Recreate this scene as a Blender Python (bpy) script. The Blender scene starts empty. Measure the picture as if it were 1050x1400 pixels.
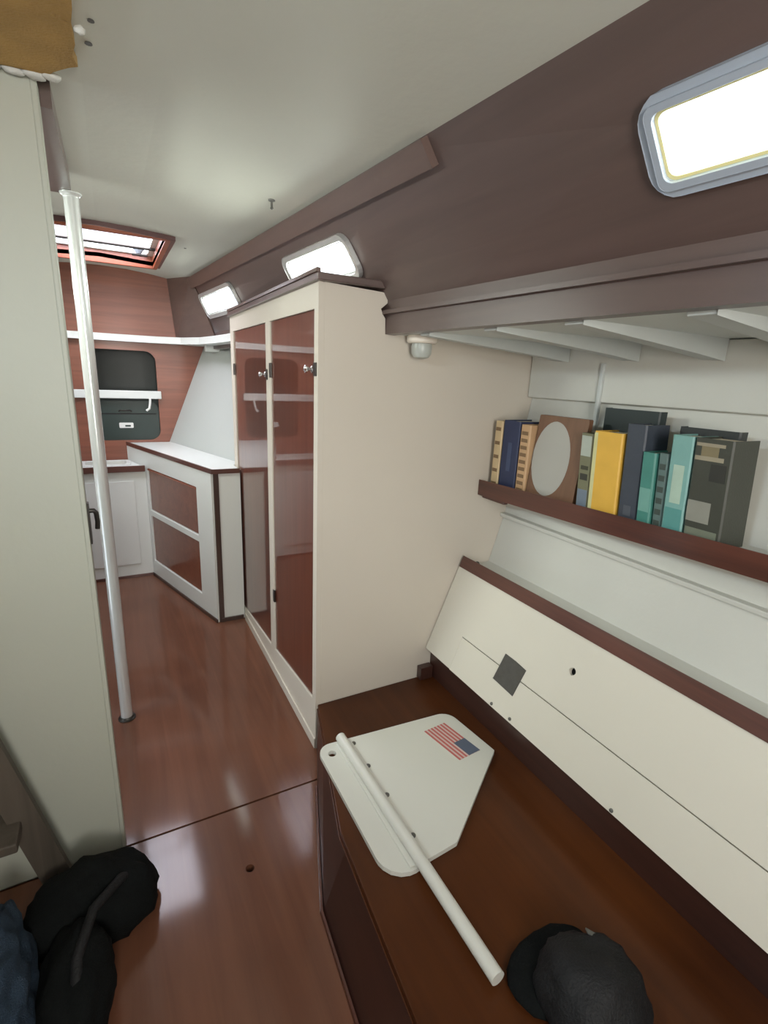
import bpy, bmesh, math, random
from mathutils import Vector, Matrix, noise
random.seed(7)
S = bpy.context.scene
COL = S.collection

# ---------------------------------------------------------------- camera
cam_d = bpy.data.cameras.new('camera'); cam = bpy.data.objects.new('camera', cam_d); COL.objects.link(cam)
right = Vector((0.88291939, -0.46764612, 0.04195782))
up = Vector((0.08626596, 0.24941127, 0.96454767))
fwd = Vector((0.46153173, 0.8479983, -0.26055198))
M4 = Matrix((right, up, -fwd)).transposed().to_4x4(); M4.translation = Vector((0, 0, 1.45))
cam.matrix_world = M4
cam_d.sensor_fit = 'HORIZONTAL'; cam_d.sensor_width = 36.0; cam_d.lens = 36.0*680/1050
cam_d.clip_start = 0.02; cam_d.clip_end = 100
S.camera = cam

# ---------------------------------------------------------------- world, exposure
S.view_settings.view_transform = 'Standard'; S.view_settings.look = 'None'
S.view_settings.gamma = 1.0; S.view_settings.use_curve_mapping = False
S.view_settings.exposure = 0.35
W = bpy.data.worlds.new('overcast_sky'); S.world = W; W.use_nodes = True
bg = W.node_tree.nodes['Background']; bg.inputs[0].default_value = (0.80, 0.90, 1.0, 1); bg.inputs[1].default_value = 3.0

# ---------------------------------------------------------------- daylight through the openings
def area(name, loc, target, sx, sy, power, color):
    L = bpy.data.lights.new(name, 'AREA'); L.shape = 'RECTANGLE'; L.size = sx; L.size_y = sy
    L.energy = power; L.color = color
    o = bpy.data.objects.new(name, L); COL.objects.link(o); o.location = loc
    d = Vector(target) - Vector(loc)
    o.rotation_euler = d.to_track_quat('-Z', 'Y').to_euler()
    return o
# companionway: doorway in the aft wall and its sliding hatch above
area('companionway_daylight', (-0.05, -1.42, 1.45), (0.25, 1.5, 1.25), 0.62, 0.95, 31.0, (1.0, 0.95, 0.86))
area('sliding_hatch_daylight', (0.0, -0.85, 2.25), (0.0, -0.75, 0.0), 0.55, 0.55, 1.5, (1.0, 0.97, 0.90))
# forward deck hatch
area('deck_hatch_daylight', (0.0, 3.22, 2.24), (0.0, 3.15, 0.0), 0.60, 0.85, 21.0, (0.93, 0.97, 1.0))

# ---------------------------------------------------------------- materials
def _n(nt, t, **kw):
    n = nt.nodes.new(t)
    for k, v in kw.items(): setattr(n, k, v)
    return n
def paint(name, col, rough=0.5, var=0.06, scale=6.0, bump=0.02, coat=0.0, metal=0.0, spec=0.5):
    m = bpy.data.materials.new(name); m.use_nodes = True; nt = m.node_tree; b = nt.nodes['Principled BSDF']
    tc = _n(nt, 'ShaderNodeTexCoord'); nz = _n(nt, 'ShaderNodeTexNoise')
    nz.inputs['Scale'].default_value = scale; nz.inputs['Detail'].default_value = 5
    nt.links.new(tc.outputs['Object'], nz.inputs['Vector'])
    mx = _n(nt, 'ShaderNodeMix', data_type='RGBA')
    c1 = tuple(max(0, c*(1-var)) for c in col)+(1,); c2 = tuple(min(1, c*(1+var)) for c in col)+(1,)
    mx.inputs[6].default_value = c1; mx.inputs[7].default_value = c2
    nt.links.new(nz.outputs['Fac'], mx.inputs[0]); nt.links.new(mx.outputs[2], b.inputs['Base Color'])
    b.inputs['Roughness'].default_value = rough; b.inputs['Metallic'].default_value = metal
    b.inputs['Coat Weight'].default_value = coat; b.inputs['Coat Roughness'].default_value = 0.08
    b.inputs['Specular IOR Level'].default_value = spec
    if bump:
        n2 = _n(nt, 'ShaderNodeTexNoise'); n2.inputs['Scale'].default_value = scale*12; n2.inputs['Detail'].default_value = 3
        nt.links.new(tc.outputs['Object'], n2.inputs['Vector'])
        bp = _n(nt, 'ShaderNodeBump'); bp.inputs['Strength'].default_value = bump*4; bp.inputs['Distance'].default_value = 0.004
        nt.links.new(n2.outputs['Fac'], bp.inputs['Height']); nt.links.new(bp.outputs[0], b.inputs['Normal'])
    return m
def wood(name, dark, light, axis='y', rough=0.35, coat=0.6, coat_rough=0.12, scale=9.0, fig=0.35, spec=0.5):
    m = bpy.data.materials.new(name); m.use_nodes = True; nt = m.node_tree; b = nt.nodes['Principled BSDF']
    tc = _n(nt, 'ShaderNodeTexCoord'); mp = _n(nt, 'ShaderNodeMapping')
    s = [scale*3.2]*3; s['xyz'.index(axis)] = scale*0.16
    mp.inputs['Scale'].default_value = s
    nt.links.new(tc.outputs['Object'], mp.inputs[0])
    n1 = _n(nt, 'ShaderNodeTexNoise'); n1.inputs['Scale'].default_value = 1.0; n1.inputs['Detail'].default_value = 7; n1.inputs['Roughness'].default_value = .6
    n1.inputs['Distortion'].default_value = .7
    nt.links.new(mp.outputs[0], n1.inputs['Vector'])
    n2 = _n(nt, 'ShaderNodeTexNoise'); n2.inputs['Scale'].default_value = 2.2; n2.inputs['Detail'].default_value = 2
    nt.links.new(tc.outputs['Object'], n2.inputs['Vector'])
    ad = _n(nt, 'ShaderNodeMix', data_type='FLOAT'); ad.inputs[0].default_value = fig
    nt.links.new(n1.outputs['Fac'], ad.inputs[2]); nt.links.new(n2.outputs['Fac'], ad.inputs[3])
    cr = _n(nt, 'ShaderNodeValToRGB'); e = cr.color_ramp.elements
    e[0].position = .32; e[0].color = (*dark, 1); e[1].position = .68; e[1].color = (*light, 1)
    nt.links.new(ad.outputs[0], cr.inputs[0]); nt.links.new(cr.outputs[0], b.inputs['Base Color'])
    b.inputs['Roughness'].default_value = rough; b.inputs['Coat Weight'].default_value = coat; b.inputs['Coat Roughness'].default_value = coat_rough
    b.inputs['Specular IOR Level'].default_value = spec
    bp = _n(nt, 'ShaderNodeBump'); bp.inputs['Strength'].default_value = .06; bp.inputs['Distance'].default_value = .003
    nt.links.new(n1.outputs['Fac'], bp.inputs['Height']); nt.links.new(bp.outputs[0], b.inputs['Normal'])
    return m
def glass(name, tint=(1, 1, 1), gloss=.08):
    m = bpy.data.materials.new(name); m.use_nodes = True; nt = m.node_tree; nt.nodes.clear()
    o = _n(nt, 'ShaderNodeOutputMaterial'); t = _n(nt, 'ShaderNodeBsdfTransparent'); g = _n(nt, 'ShaderNodeBsdfGlossy')
    t.inputs[0].default_value = (*tint, 1); g.inputs['Roughness'].default_value = .03
    x = _n(nt, 'ShaderNodeMixShader'); x.inputs[0].default_value = gloss
    nt.links.new(t.outputs[0], x.inputs[1]); nt.links.new(g.outputs[0], x.inputs[2]); nt.links.new(x.outputs[0], o.inputs[0])
    return m

M = dict(
  headliner=paint('headliner_paint', (.66, .67, .595), .55, .05, 3, .05),
  white=paint('white_gloss_paint', (.70, .665, .575), .42, .03, 4, .02),
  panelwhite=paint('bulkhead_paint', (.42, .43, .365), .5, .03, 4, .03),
  lockerwhite=paint('locker_paint', (.62, .565, .485), .45, .03, 4, .02),
  hullwhite=paint('hull_paint', (.62, .62, .57), .5, .05, 4, .05),
  galleywhite=paint('galley_paint', (.70, .72, .69), .4, .02, 4, .02),
  lining=paint('hull_lining_shaded', (.46, .48, .455), .5, .03, 4, .02),  # white darkened: shade on the sloping panels is put into this colour
  deckunder=paint('underdeck_paint', (.66, .69, .66), .5, .06, 4, .04),
  beamwhite=paint('deck_beam_paint', (.56, .59, .57), .5, .05, 5, .04),
  floor=wood('varnished_sole', (.105, .041, .023), (.18, .074, .042), 'y', .4, .55, .10, 7, .5, .1),
  mahogany=wood('mahogany_upright', (.085, .020, .011), (.145, .040, .022), 'z', .33, 1.0, .02, 9, .35, .2),
  mahoganyx=wood('mahogany_athwart', (.16, .048, .027), (.27, .09, .052), 'x', .4, .35, .2, 9),
  cabinside=wood('mahogany_cabin_side', (.085, .055, .048), (.125, .08, .07), 'y', .42, .6, .35, 6),
  cabinside_fwd=wood('mahogany_trim_light', (.105, .066, .055), (.15, .094, .078), 'y', .4, .5, .25, 6),
  trim=wood('mahogany_trim', (.055, .017, .011), (.12, .036, .022), 'y', .35, .5, .15, 12),
  trimx=wood('mahogany_trim_athwart', (.055, .017, .011), (.11, .034, .022), 'x', .35, .5, .15, 12),
  trimz=wood('mahogany_trim_upright', (.03, .015, .011), (.06, .028, .02), 'z', .35, .5, .15, 12),
  settee=wood('settee_mahogany', (.038, .011, .004), (.095, .029, .008), 'y', .4, .3, .2, 5, .6, .1),
  setteefront=wood('settee_front_mahogany', (.03, .012, .009), (.06, .022, .015), 'y', .4, .4, .2, 6),
  darkgap=paint('dark_recess', (.012, .011, .01), .8, .1, 10, 0),
  drawerfront=wood('drawer_mahogany', (.15, .045, .022), (.24, .08, .042), 'x', .33, .6, .1, 8),
  coaming=wood('hatch_coaming', (.22, .045, .018), (.33, .085, .035), 'x', .35, .4, .2, 9),
  hatchframe=wood('hatch_trim', (.055, .018, .02), (.10, .035, .032), 'x', .35, .5, .15, 9),
  ochre=paint('bare_plywood', (.42, .25, .075), .8, .35, 14, .2),
  torn=paint('torn_headliner', (.6, .6, .56), .8, .1, 20, .1),
  chrome=paint('chrome', (.75, .76, .78), .16, .02, 5, 0, 0, 1.0),
  satin=paint('satin_window_metal', (.62, .63, .62), .32, .05, 8, 0, 0, .55),
  steel=paint('polished_steel_post', (.72, .74, .74), .25, .03, 5, 0, .3, .35),
  darkmetal=paint('dark_metal', (.06, .055, .05), .35, .1, 10, 0, 0, .8),
  plasticgrey=paint('grey_window_frame', (.36, .40, .46), .45, .04, 8, 0),
  cream=paint('cream_liner', (.74, .66, .32), .45, .04, 8, 0),
  pane=glass('window_glass', (1, 1, 1), .05),
  hatchpane=glass('hatch_acrylic', (.96, .93, .97), .10),
  black=paint('black_cloth', (.005, .006, .006), .9, .4, 18, .15, 0, 0, .15),
  blackbag=paint('black_nylon', (.010, .010, .011), .6, .4, 16, .15, 0, 0, .3),
  navycloth=paint('navy_denim', (.016, .034, .060), .85, .3, 30, .25),
  grey=paint('grey_patch', (.10, .095, .085), .9, .2, 40, .2),
  ladderwood=wood('grey_weathered_wood', (.05, .04, .03), (.10, .08, .062), 'z', .6, 0, .3, 8),
  blade=paint('white_plastic_blade', (.66, .66, .60), .38, .02, 5, .01),
  tube=paint('white_tube', (.68, .68, .62), .35, .02, 5, 0),
  bolt=paint('bolt_steel', (.16, .16, .15), .4, .1, 10, 0, 0, .7),
  flagred=paint('flag_red', (.50, .12, .11), .55, .05, 10, 0),
  flagwhite=paint('flag_white', (.62, .50, .46), .55, .04, 10, 0),
  flagblue=paint('flag_blue', (.10, .125, .18), .55, .06, 10, 0),
  niche=paint('dark_green_black', (.018, .026, .022), .4, .2, 6, .02),
  caseg=paint('dark_green_case', (.016, .032, .028), .38, .15, 8, .02),
  lampwhite=paint('lamp_white', (.80, .72, .62), .4, .03, 8, 0),
  lampglass=paint('lamp_frosted', (.46, .48, .44), .3, .05, 8, 0),
  paper=paint('page_paper', (.62, .55, .42), .8, .12, 60, .05),
)
def bookmat(n, c, c2=None): return paint('cover_'+n, c, .5, .12, 16, .03)

# ---------------------------------------------------------------- mesh helpers
ORG = {}
def mk(name, bm, mat, parent=None, smooth=False, origin=None):
    bmesh.ops.recalc_face_normals(bm, faces=bm.faces[:])
    if parent is not None: og = ORG[parent]
    elif origin is not None: og = Vector(origin)
    else:
        vs = [v.co for v in bm.verts]
        og = Vector(((min(v.x for v in vs)+max(v.x for v in vs))/2, (min(v.y for v in vs)+max(v.y for v in vs))/2, min(v.z for v in vs)))
    for v in bm.verts: v.co -= og
    me = bpy.data.meshes.new(name); bm.to_mesh(me); bm.free()
    if smooth:
        for p in me.polygons: p.use_smooth = True
    me.materials.append(M[mat] if isinstance(mat, str) else mat)
    o = bpy.data.objects.new(name, me); COL.objects.link(o)
    if parent is not None: o.parent = parent
    else: o.location = og
    ORG[o] = og
    return o
def tag(o, label, cat, group=None):
    o['label'] = label; o['category'] = cat
    if group: o['group'] = group
    return o
def thing(name, label, cat, loc, group=None):
    o = bpy.data.objects.new(name, None); COL.objects.link(o); o.location = loc; o.empty_display_size = .05
    ORG[o] = Vector(loc)
    return tag(o, label, cat, group)
def struct(o, label=None, cat=None):
    o['kind'] = 'structure'
    if label: o['label'] = label
    if cat: o['category'] = cat
    return o
def sthing(name, label, cat, loc):
    return struct(thing(name, label, cat, loc))

def b_box(bm, lo, hi, bev=0.0, rot=None):
    lo = Vector(lo); hi = Vector(hi)
    r = bmesh.ops.create_cube(bm, size=1.0)
    vs = r['verts']
    for v in vs:
        v.co = Vector((lo.x+(v.co.x+.5)*(hi.x-lo.x), lo.y+(v.co.y+.5)*(hi.y-lo.y), lo.z+(v.co.z+.5)*(hi.z-lo.z)))
    if bev:
        es = list({e for v in vs for e in v.link_edges})
        bmesh.ops.bevel(bm, geom=es, offset=bev, segments=2, profile=.5, affect='EDGES', clamp_overlap=True)
    return bm
def box(name, lo, hi, mat, parent=None, bev=0.003):
    return mk(name, b_box(bmesh.new(), lo, hi, bev), mat, parent)
def plate(name, outer, holes, frame, th, mat, parent=None, bev=0.0):
    """outline (2D) with holes, mapped by frame(u,v)->Vector, extruded by vector th"""
    bm = bmesh.new()
    th = Vector(th)
    loops = [outer]+list(holes)
    def layer(off, flat):
        allv = []; es = []
        for lp in loops:
            vs = [bm.verts.new(Vector((p[0], p[1], 0))) for p in lp]
            for i in range(len(vs)): es.append(bm.edges.new((vs[i], vs[(i+1) % len(vs)])))
            allv.append(vs)
        if len(loops) == 1: fs = [bm.faces.new(allv[0])]
        else: bmesh.ops.triangle_fill(bm, edges=es, use_beauty=True, use_dissolve=False)
        return allv
    A = layer(0, True); Bv = layer(1, True)
    for la, lb, lp in zip(A, Bv, loops):
        n = len(la)
        for i in range(n):
            bm.faces.new((la[i], la[(i+1) % n], lb[(i+1) % n], lb[i]))
    for lst, k in ((A, 0), (Bv, 1)):
        for la, lp in zip(lst, loops):
            for v, p in zip(la, lp): v.co = Vector(frame(p[0], p[1]))+th*k
    if bev:
        bm.normal_update()
        es = [e for e in bm.edges if len(e.link_faces) == 2 and e.calc_face_angle(0) > .7]
        bmesh.ops.bevel(bm, geom=es, offset=bev, segments=2, profile=.5, affect='EDGES', clamp_overlap=True)
    return mk(name, bm, mat, parent)
FXZ = lambda Y: (lambda u, v: (u, Y, v))
FXY = lambda Z: (lambda u, v: (u, v, Z))
FYZ = lambda X: (lambda u, v: (X, u, v))
def rrect(x0, y0, x1, y1, r, n=5):
    pts = []
    for cx, cy, a in ((x1-r, y1-r, 0), (x0+r, y1-r, 90), (x0+r, y0+r, 180), (x1-r, y0+r, 270)):
        for i in range(n+1):
            t = math.radians(a+90*i/n); pts.append((cx+r*math.cos(t), cy+r*math.sin(t)))
    return pts
def circ(cx, cy, r, n=16, ry=None):
    ry = ry or r
    return [(cx+r*math.cos(2*math.pi*i/n), cy+ry*math.sin(2*math.pi*i/n)) for i in range(n)]
def b_tube(bm, pts, r, n=12, closed=False):
    pts = [Vector(p) for p in pts]; rings = []
    N = len(pts)
    rr = r if hasattr(r, '__len__') else [r]*N
    prev = None
    for i, p in enumerate(pts):
        d = ((pts[(i+1) % N] if (closed or i < N-1) else p)-(pts[i-1] if (closed or i > 0) else p)).normalized()
        if prev is None:
            a = Vector((0, 0, 1)) if abs(d.z) < .9 else Vector((1, 0, 0))
            u = d.cross(a).normalized()
        else: u = (prev-d*prev.dot(d)).normalized()
        prev = u; w = d.cross(u)
        rings.append([bm.verts.new(p+(u*math.cos(2*math.pi*k/n)+w*math.sin(2*math.pi*k/n))*rr[i]) for k in range(n)])
    for i in range(N if closed else N-1):
        a, b = rings[i], rings[(i+1) % N]
        for k in range(n): bm.faces.new((a[k], a[(k+1) % n], b[(k+1) % n], b[k]))
    if not closed:
        bm.faces.new(rings[0][::-1]); bm.faces.new(rings[-1])
    return bm
def tube(name, pts, r, mat, parent=None, n=12, closed=False):
    o = mk(name, b_tube(bmesh.new(), pts, r, n, closed), mat, parent, True)
    o.data.set_sharp_from_angle(angle=math.radians(50)); return o
def lathe(name, prof, axis_o, axis, mat, parent=None, n=24):
    bm = bmesh.new(); ax = Vector(axis).normalized(); a = Vector((0, 0, 1)) if abs(ax.z) < .9 else Vector((1, 0, 0))
    u = ax.cross(a).normalized(); w = ax.cross(u); rings = []
    for r, h in prof:
        rings.append([bm.verts.new(Vector(axis_o)+ax*h+(u*math.cos(2*math.pi*k/n)+w*math.sin(2*math.pi*k/n))*max(r, 1e-4)) for k in range(n)])
    for a_, b_ in zip(rings, rings[1:]):
        for k in range(n): bm.faces.new((a_[k], a_[(k+1) % n], b_[(k+1) % n], b_[k]))
    bm.faces.new(rings[0][::-1]); bm.faces.new(rings[-1])
    o = mk(name, bm, mat, parent, True); o.data.set_sharp_from_angle(angle=math.radians(40)); return o
def sweep(name, path, prof, mat, parent=None, upv=(0, 0, 1)):
    """rectangular profile (list of (side, up)) along a polyline"""
    bm = bmesh.new(); U = Vector(upv); P = [Vector(p) for p in path]; rings = []
    for i, p in enumerate(P):
        d = ((P[i+1] if i < len(P)-1 else p)-(P[i-1] if i else p)).normalized(); s = d.cross(U).normalized()
        rings.append([bm.verts.new(p+s*a+U*b) for a, b in prof])
    n = len(prof)
    for a, b in zip(rings, rings[1:]):
        for k in range(n): bm.faces.new((a[k], a[(k+1) % n], b[(k+1) % n], b[k]))
    bm.faces.new(rings[0][::-1]); bm.faces.new(rings[-1])
    return mk(name, bm, mat, parent)
def quad_plate(name, a, b, c, d, th, mat, parent=None):
    a, b, c, d = map(Vector, (a, b, c, d)); n = (b-a).cross(d-a).normalized()*th
    bm = bmesh.new(); v = [bm.verts.new(p) for p in (a, b, c, d)]+[bm.verts.new(p+n) for p in (a, b, c, d)]
    bm.faces.new(v[:4]); bm.faces.new(v[4:][::-1])
    for i in range(4): j = (i+1) % 4; bm.faces.new((v[i], v[j], v[4+j], v[4+i]))
    return mk(name, bm, mat, parent)

# ================================================================ STRUCTURE
AFT = -1.35; FWD = 4.05
T = lambda Y: Vector((.750-.065*Y, Y, 1.9645+.0177*Y))        # ceiling edge
B1 = lambda Y: Vector((.98-.085*Y, Y, 1.70))                  # foot of sloping cabin side
B0 = lambda Y: Vector((.975-.085*Y, Y, 1.593))                # under edge of the carlin beam
def zc(x, y):
    t = T(y); return t.z+.05*(1-min(1, abs(x)/t.x)**2)

# ---- floor (cabin sole): two sole panels with an open seam at the bulkhead
fl = sthing('floor', 'glossy varnished mahogany cabin sole with a seam at the bulkhead', 'floor', (0, 1.3, -.03))
plate('sole_panel', [(-1.2, AFT), (1.2, AFT), (1.2, 1.432), (-1.2, 1.432)], [circ(.244, 1.198, .013)], FXY(-.025), (0, 0, .025), 'floor', fl)
plate('sole_panel', [(-1.2, 1.440), (1.2, 1.440), (1.2, FWD), (-1.2, FWD)], [], FXY(-.025), (0, 0, .025), 'floor', fl)
plate('bearer', [(-1.2, AFT), (1.2, AFT), (1.2, FWD), (-1.2, FWD)], [], FXY(-.06), (0, 0, .03), 'darkgap', fl)

# ---- ceiling with two openings
HX, HY0, HY1 = .285, 2.80, 3.60
CX, CY0, CY1 = .30, -1.15, -.55
bm = bmesh.new()
ys = sorted(set([AFT-.02, CY0, CY1, HY0, HY1, FWD+.05]+[AFT+i*.25 for i in range(1, 22)]))
def xs(y):
    X = T(y).x+.004; return [-X, -X*.8, -X*.65, -.30, -.285, -.15, 0, .15, .285, .30, X*.65, X*.8, X]
rows = [[bm.verts.new((x, y, zc(x, y))) for x in xs(y)] for y in ys]
for i in range(len(ys)-1):
    for j in range(12):
        ym = (ys[i]+ys[i+1])/2; xm = (rows[i][j].co.x+rows[i][j+1].co.x)/2
        if HY0 < ym < HY1 and abs(xm) < HX: continue
        if CY0 < ym < CY1 and abs(xm) < CX: continue
        bm.faces.new((rows[i][j], rows[i][j+1], rows[i+1][j+1], rows[i+1][j]))
g = bmesh.ops.extrude_face_region(bm, geom=bm.faces[:])
for e in g['geom']:
    if isinstance(e, bmesh.types.BMVert): e.co.z += .04
for k in bm.verts: pass
ce = struct(mk('ceiling', bm, 'headliner'), 'pale grey painted cambered cabin ceiling', 'ceiling')
for i, (x, y, r) in enumerate([(.023, 1.20, .006), (.017, 1.28, .007), (.022, 1.13, .006), (.39, 2.95, .006)]):
    lathe('screw_hole', [(r, 0), (r*.8, .003)], (x, y, zc(x, y)-.002), (0, 0, 1), 'bolt', ce, 10)
hk = lathe('ceiling_hook', [(.012, 0), (.011, -.004), (.004, -.006), (.004, -.022), (.006, -.026), (.001, -.03)], (.53, 1.86, zc(.53, 1.86)), (0, 0, 1), 'bolt', None, 12)
tag(hk, 'tiny dark hook screwed into the pale ceiling', 'hook')

# ---- cabin sides (right = starboard, left = port) with window cut-outs
WIN = [(.14, .625), (1.66, 2.17), (2.98, 3.66)]
WT = (.315, .635)
def side(name, sgn, y0, y1, label):
    def fr(u, v):
        p = B1(u).lerp(T(u), v); return Vector((sgn*p.x, p.y, p.z))
    holes = [rrect(a, WT[0], b, WT[1], .045) for a, b in WIN]
    out = [(y0, 0)]+[(y0+(y1-y0)*i/16, 0) for i in range(1, 17)]+[(y0+(y1-y0)*i/16, 1) for i in range(16, -1, -1)]
    # corner radius is in (Y, t): rescale the t radius so that the corners are round in space
    hh = []
    for a, b in WIN:
        pts = rrect(a, 0, b, (WT[1]-WT[0])*.36, .016 if a < 1 else .028)
        hh.append([(p[0], WT[0]+p[1]/.36) for p in pts])
    return struct(plate(name, out, hh, fr, (sgn*.022, 0, .014), 'cabinside'), label, 'wall'), fr, hh
wr, FR, HH = side('wall_right', 1, AFT, 3.85, 'dark varnished mahogany cabin side sloping up to the ceiling')
wl, FL, HL = side('wall_left', -1, AFT, 3.85, 'dark varnished mahogany cabin side on the port side')
def rr_loop(lp, d, rad):
    y0 = min(p[0] for p in lp)-d; y1 = max(p[0] for p in lp)+d; t0 = min(p[1] for p in lp)-d/.36; t1 = max(p[1] for p in lp)+d/.36
    return [(p[0], t0+p[1]/.36) for p in rrect(y0, 0, y1, (t1-t0)*.36, rad)]
def scale_loop(lp, dy, dt):
    cy = (min(p[0] for p in lp)+max(p[0] for p in lp))/2; ct = (min(p[1] for p in lp)+max(p[1] for p in lp))/2
    wy = max(p[0] for p in lp)-cy; wt = max(p[1] for p in lp)-ct
    return [(cy+(p[0]-cy)*(wy+dy)/wy, ct+(p[1]-ct)*(wt+dt)/wt) for p in lp]
WL = ['nearest and brightest long window in a grey frame, at the upper right', 'chrome framed cabin window just above the locker top', 'smallest far cabin window in a chrome frame near the forward bulkhead']
for i, lp in enumerate(HH):
    for sgn, fr in ((1, FR), (-1, FL)):
        a, b = WIN[i]
        nrm = (fr(a+.1, .5)-fr(a, .5)).cross(fr(a, .6)-fr(a, .5)).normalized()
        if nrm.x*sgn > 0: nrm = -nrm                               # points into the cabin
        c = fr((a+b)/2, .45)
        w = sthing('window_%d' % (i+1+(3 if sgn < 0 else 0)), WL[i] if sgn > 0 else 'port side cabin window opposite the bookshelf' , 'window', c)
        if sgn < 0: w['label'] = ['port side window abreast of the settee', 'port side window forward of the partition', 'port side window by the forward bulkhead'][i]
        f1 = rr_loop(lp, .022, .045) if i == 0 else rr_loop(lp, .020, .045); f2 = scale_loop(lp, -.003, -.008)
        fm = 'plasticgrey' if i == 0 else 'satin'
        plate('window_frame', f1, [f2], fr, nrm*(.010 if i == 0 else .016), fm, w, .003)
        if i == 0: plate('inner_lip', scale_loop(lp, .008, .024), [f2], lambda u, v: Vector(fr(u, v))+nrm*.0102, nrm*.005, fm, w, .001)
        # the liner through the wall thickness
        plate('liner', scale_loop(lp, -.001, -.003), [scale_loop(lp, -.008, -.022)], lambda u, v: Vector(fr(u, v))-nrm*.035, nrm*.04, 'cream' if i == 0 else 'satin', w)
        plate('pane', scale_loop(lp, -.004, -.012), [], lambda u, v: Vector(fr(u, v))-nrm*.036, -nrm*.005, 'pane', w)
        wy, wz = b-a, .36*(WT[1]-WT[0])
        pw = {0: 4.0, 1: 14.0, 2: 6.0}[i]*(1 if sgn > 0 else (6.0, 2.0, 1.5)[i])
        L = area('window_daylight', c-nrm*.09, c, 1, 1, pw, (.74, .89, 1.0) if i == 0 else (.93, 1.0, .90))
        yax = (fr(b, .45)-fr(a, .45)).normalized(); zz = nrm; xx = yax.cross(zz).normalized()
        # light points along -Z local: local Z = -(into cabin)
        out = Vector((sgn, 0, (-.12 if sgn > 0 else -.45) if i == 0 else (-.8 if sgn > 0 else .15))).normalized(); yy = (yax-out*yax.dot(out)).normalized(); zz = out; xx = yy.cross(zz)
        L.matrix_world = Matrix((xx, yy, zz)).transposed().to_4x4(); L.location = c-nrm*.09
        L.data.size = wz*1.5; L.data.size_y = wy*1.25

# carlin beam along the foot of each cabin side
for sgn, nm, lab in ((1, 'trim_1', 'dark brown beam under the near cabin side above the underdeck'), (-1, 'trim_2', 'dark brown beam under the port cabin side')):
    y1 = 3.85
    t = sthing(nm, lab, 'beam', (sgn*.9, .2, 1.593))
    def bp(y, dx, z): p = B0(y); return Vector((sgn*(p.x+dx), y, z))
    quad_plate('beam_face', bp(AFT, 0, 1.593), bp(y1, 0, 1.593), bp(y1, .005, 1.705), bp(AFT, .005, 1.705), .035*(-1 if sgn < 0 else 1), 'cabinside', t)
    sweep('moulding', [bp(AFT, -.002, 1.662), bp(y1, -.002, 1.662)], [(-.012, -.006), (.012, -.006), (.012, .006), (-.012, .006)], 'cabinside', t)
# cornice along the top of the cabin side, starting abreast of the locker
c0, c1 = 1.12, 3.74
def cn(y, t, off):
    p = B1(y).lerp(T(y), t); return p+Vector((-.82, -.06, -.57)).normalized()*off
bm = bmesh.new(); N = 10
R4 = []
for i in range(N+1):
    y = c0+(c1-c0)*i/N; w = .82
    R4.append([bm.verts.new(cn(y, w, .0)), bm.verts.new(cn(y, w, .022)), bm.verts.new(cn(y, .995, .022)), bm.verts.new(cn(y, .995, 0))])
for a, b in zip(R4, R4[1:]):
    for k in range(4): bm.faces.new((a[k], a[(k+1) % 4], b[(k+1) % 4], b[k]))
bm.faces.new(R4[0][::-1]); bm.faces.new(R4[-1])
struct(mk('trim_3', bm, 'cabinside_fwd'), 'brown cornice board along the ceiling edge running forward', 'trim')

# ---- forward bulkhead with the rounded niche
NX0, NX1, NZ0, NZ1 = -.14, .292, .935, 1.56
wf = plate('wall_front', [(-1.3, 0), (1.3, 0), (1.3, 1.66), (.62, 1.66), (.535, 2.03)]+[(x*.05, zc(x*.05, FWD)+.02) for x in range(10, -11, -1)]+[(-.535, 2.03), (-.62, 1.66), (-1.3, 1.66)],
           [rrect(NX0, NZ0, NX1, NZ1, .07)], FXZ(FWD), (0, .02, 0), 'mahoganyx')
struct(wf, 'red brown mahogany forward bulkhead below the hatch', 'wall')
nb = bmesh.new()
b_box(nb, (NX0-.03, FWD+.35, NZ0-.03), (NX1+.03, FWD+.37, NZ1+.03))
for lo, hi in (((NX0-.04, FWD+.02, NZ0-.04), (NX0-.02, FWD+.37, NZ1+.04)), ((NX1+.02, FWD+.02, NZ0-.04), (NX1+.04, FWD+.37, NZ1+.04)),
               ((NX0-.04, FWD+.02, NZ0-.04), (NX1+.04, FWD+.37, NZ0-.02)), ((NX0-.04, FWD+.02, NZ1+.02), (NX1+.04, FWD+.37, NZ1+.04))): b_box(nb, lo, hi)
mk('niche_lining', nb, 'niche', wf)
# corner facets between bulkhead and cabin side
for sgn, nm in ((1, 'trim_4'), (-1, 'trim_5')):
    o = quad_plate(nm, (sgn*.44, FWD-.003, 1.64), (sgn*.66, 3.70, 1.64), (sgn*.512, 3.70, 2.035), (sgn*.40, FWD-.003, 2.07), .012*-sgn, 'cabinside_fwd')
    struct(o, 'brown corner panel joining the forward bulkhead and the ' + ('starboard' if sgn > 0 else 'port')+' cabin side', 'trim')

# ---- white ledge around the forward cabin (edge of the side deck)
led = [(-.66, 3.0), (-.62, 3.55), (-.46, 3.92), (-.2, 4.0), (.1, 4.0), (.30, 3.975), (.45, 3.90), (.545, 3.72), (.585, 3.5), (.62, 3.2), (.63, 2.965)]
outr = [(1.3, 2.965), (1.3, FWD-.004), (-1.3, FWD-.004), (-1.3, 3.0)]
o = plate('trim_6', led+outr, [], FXY(1.615), (0, 0, .045), 'galleywhite', None, .006)
struct(o, 'white curved ledge running round the forward cabin above the niche', 'ledge')
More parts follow.
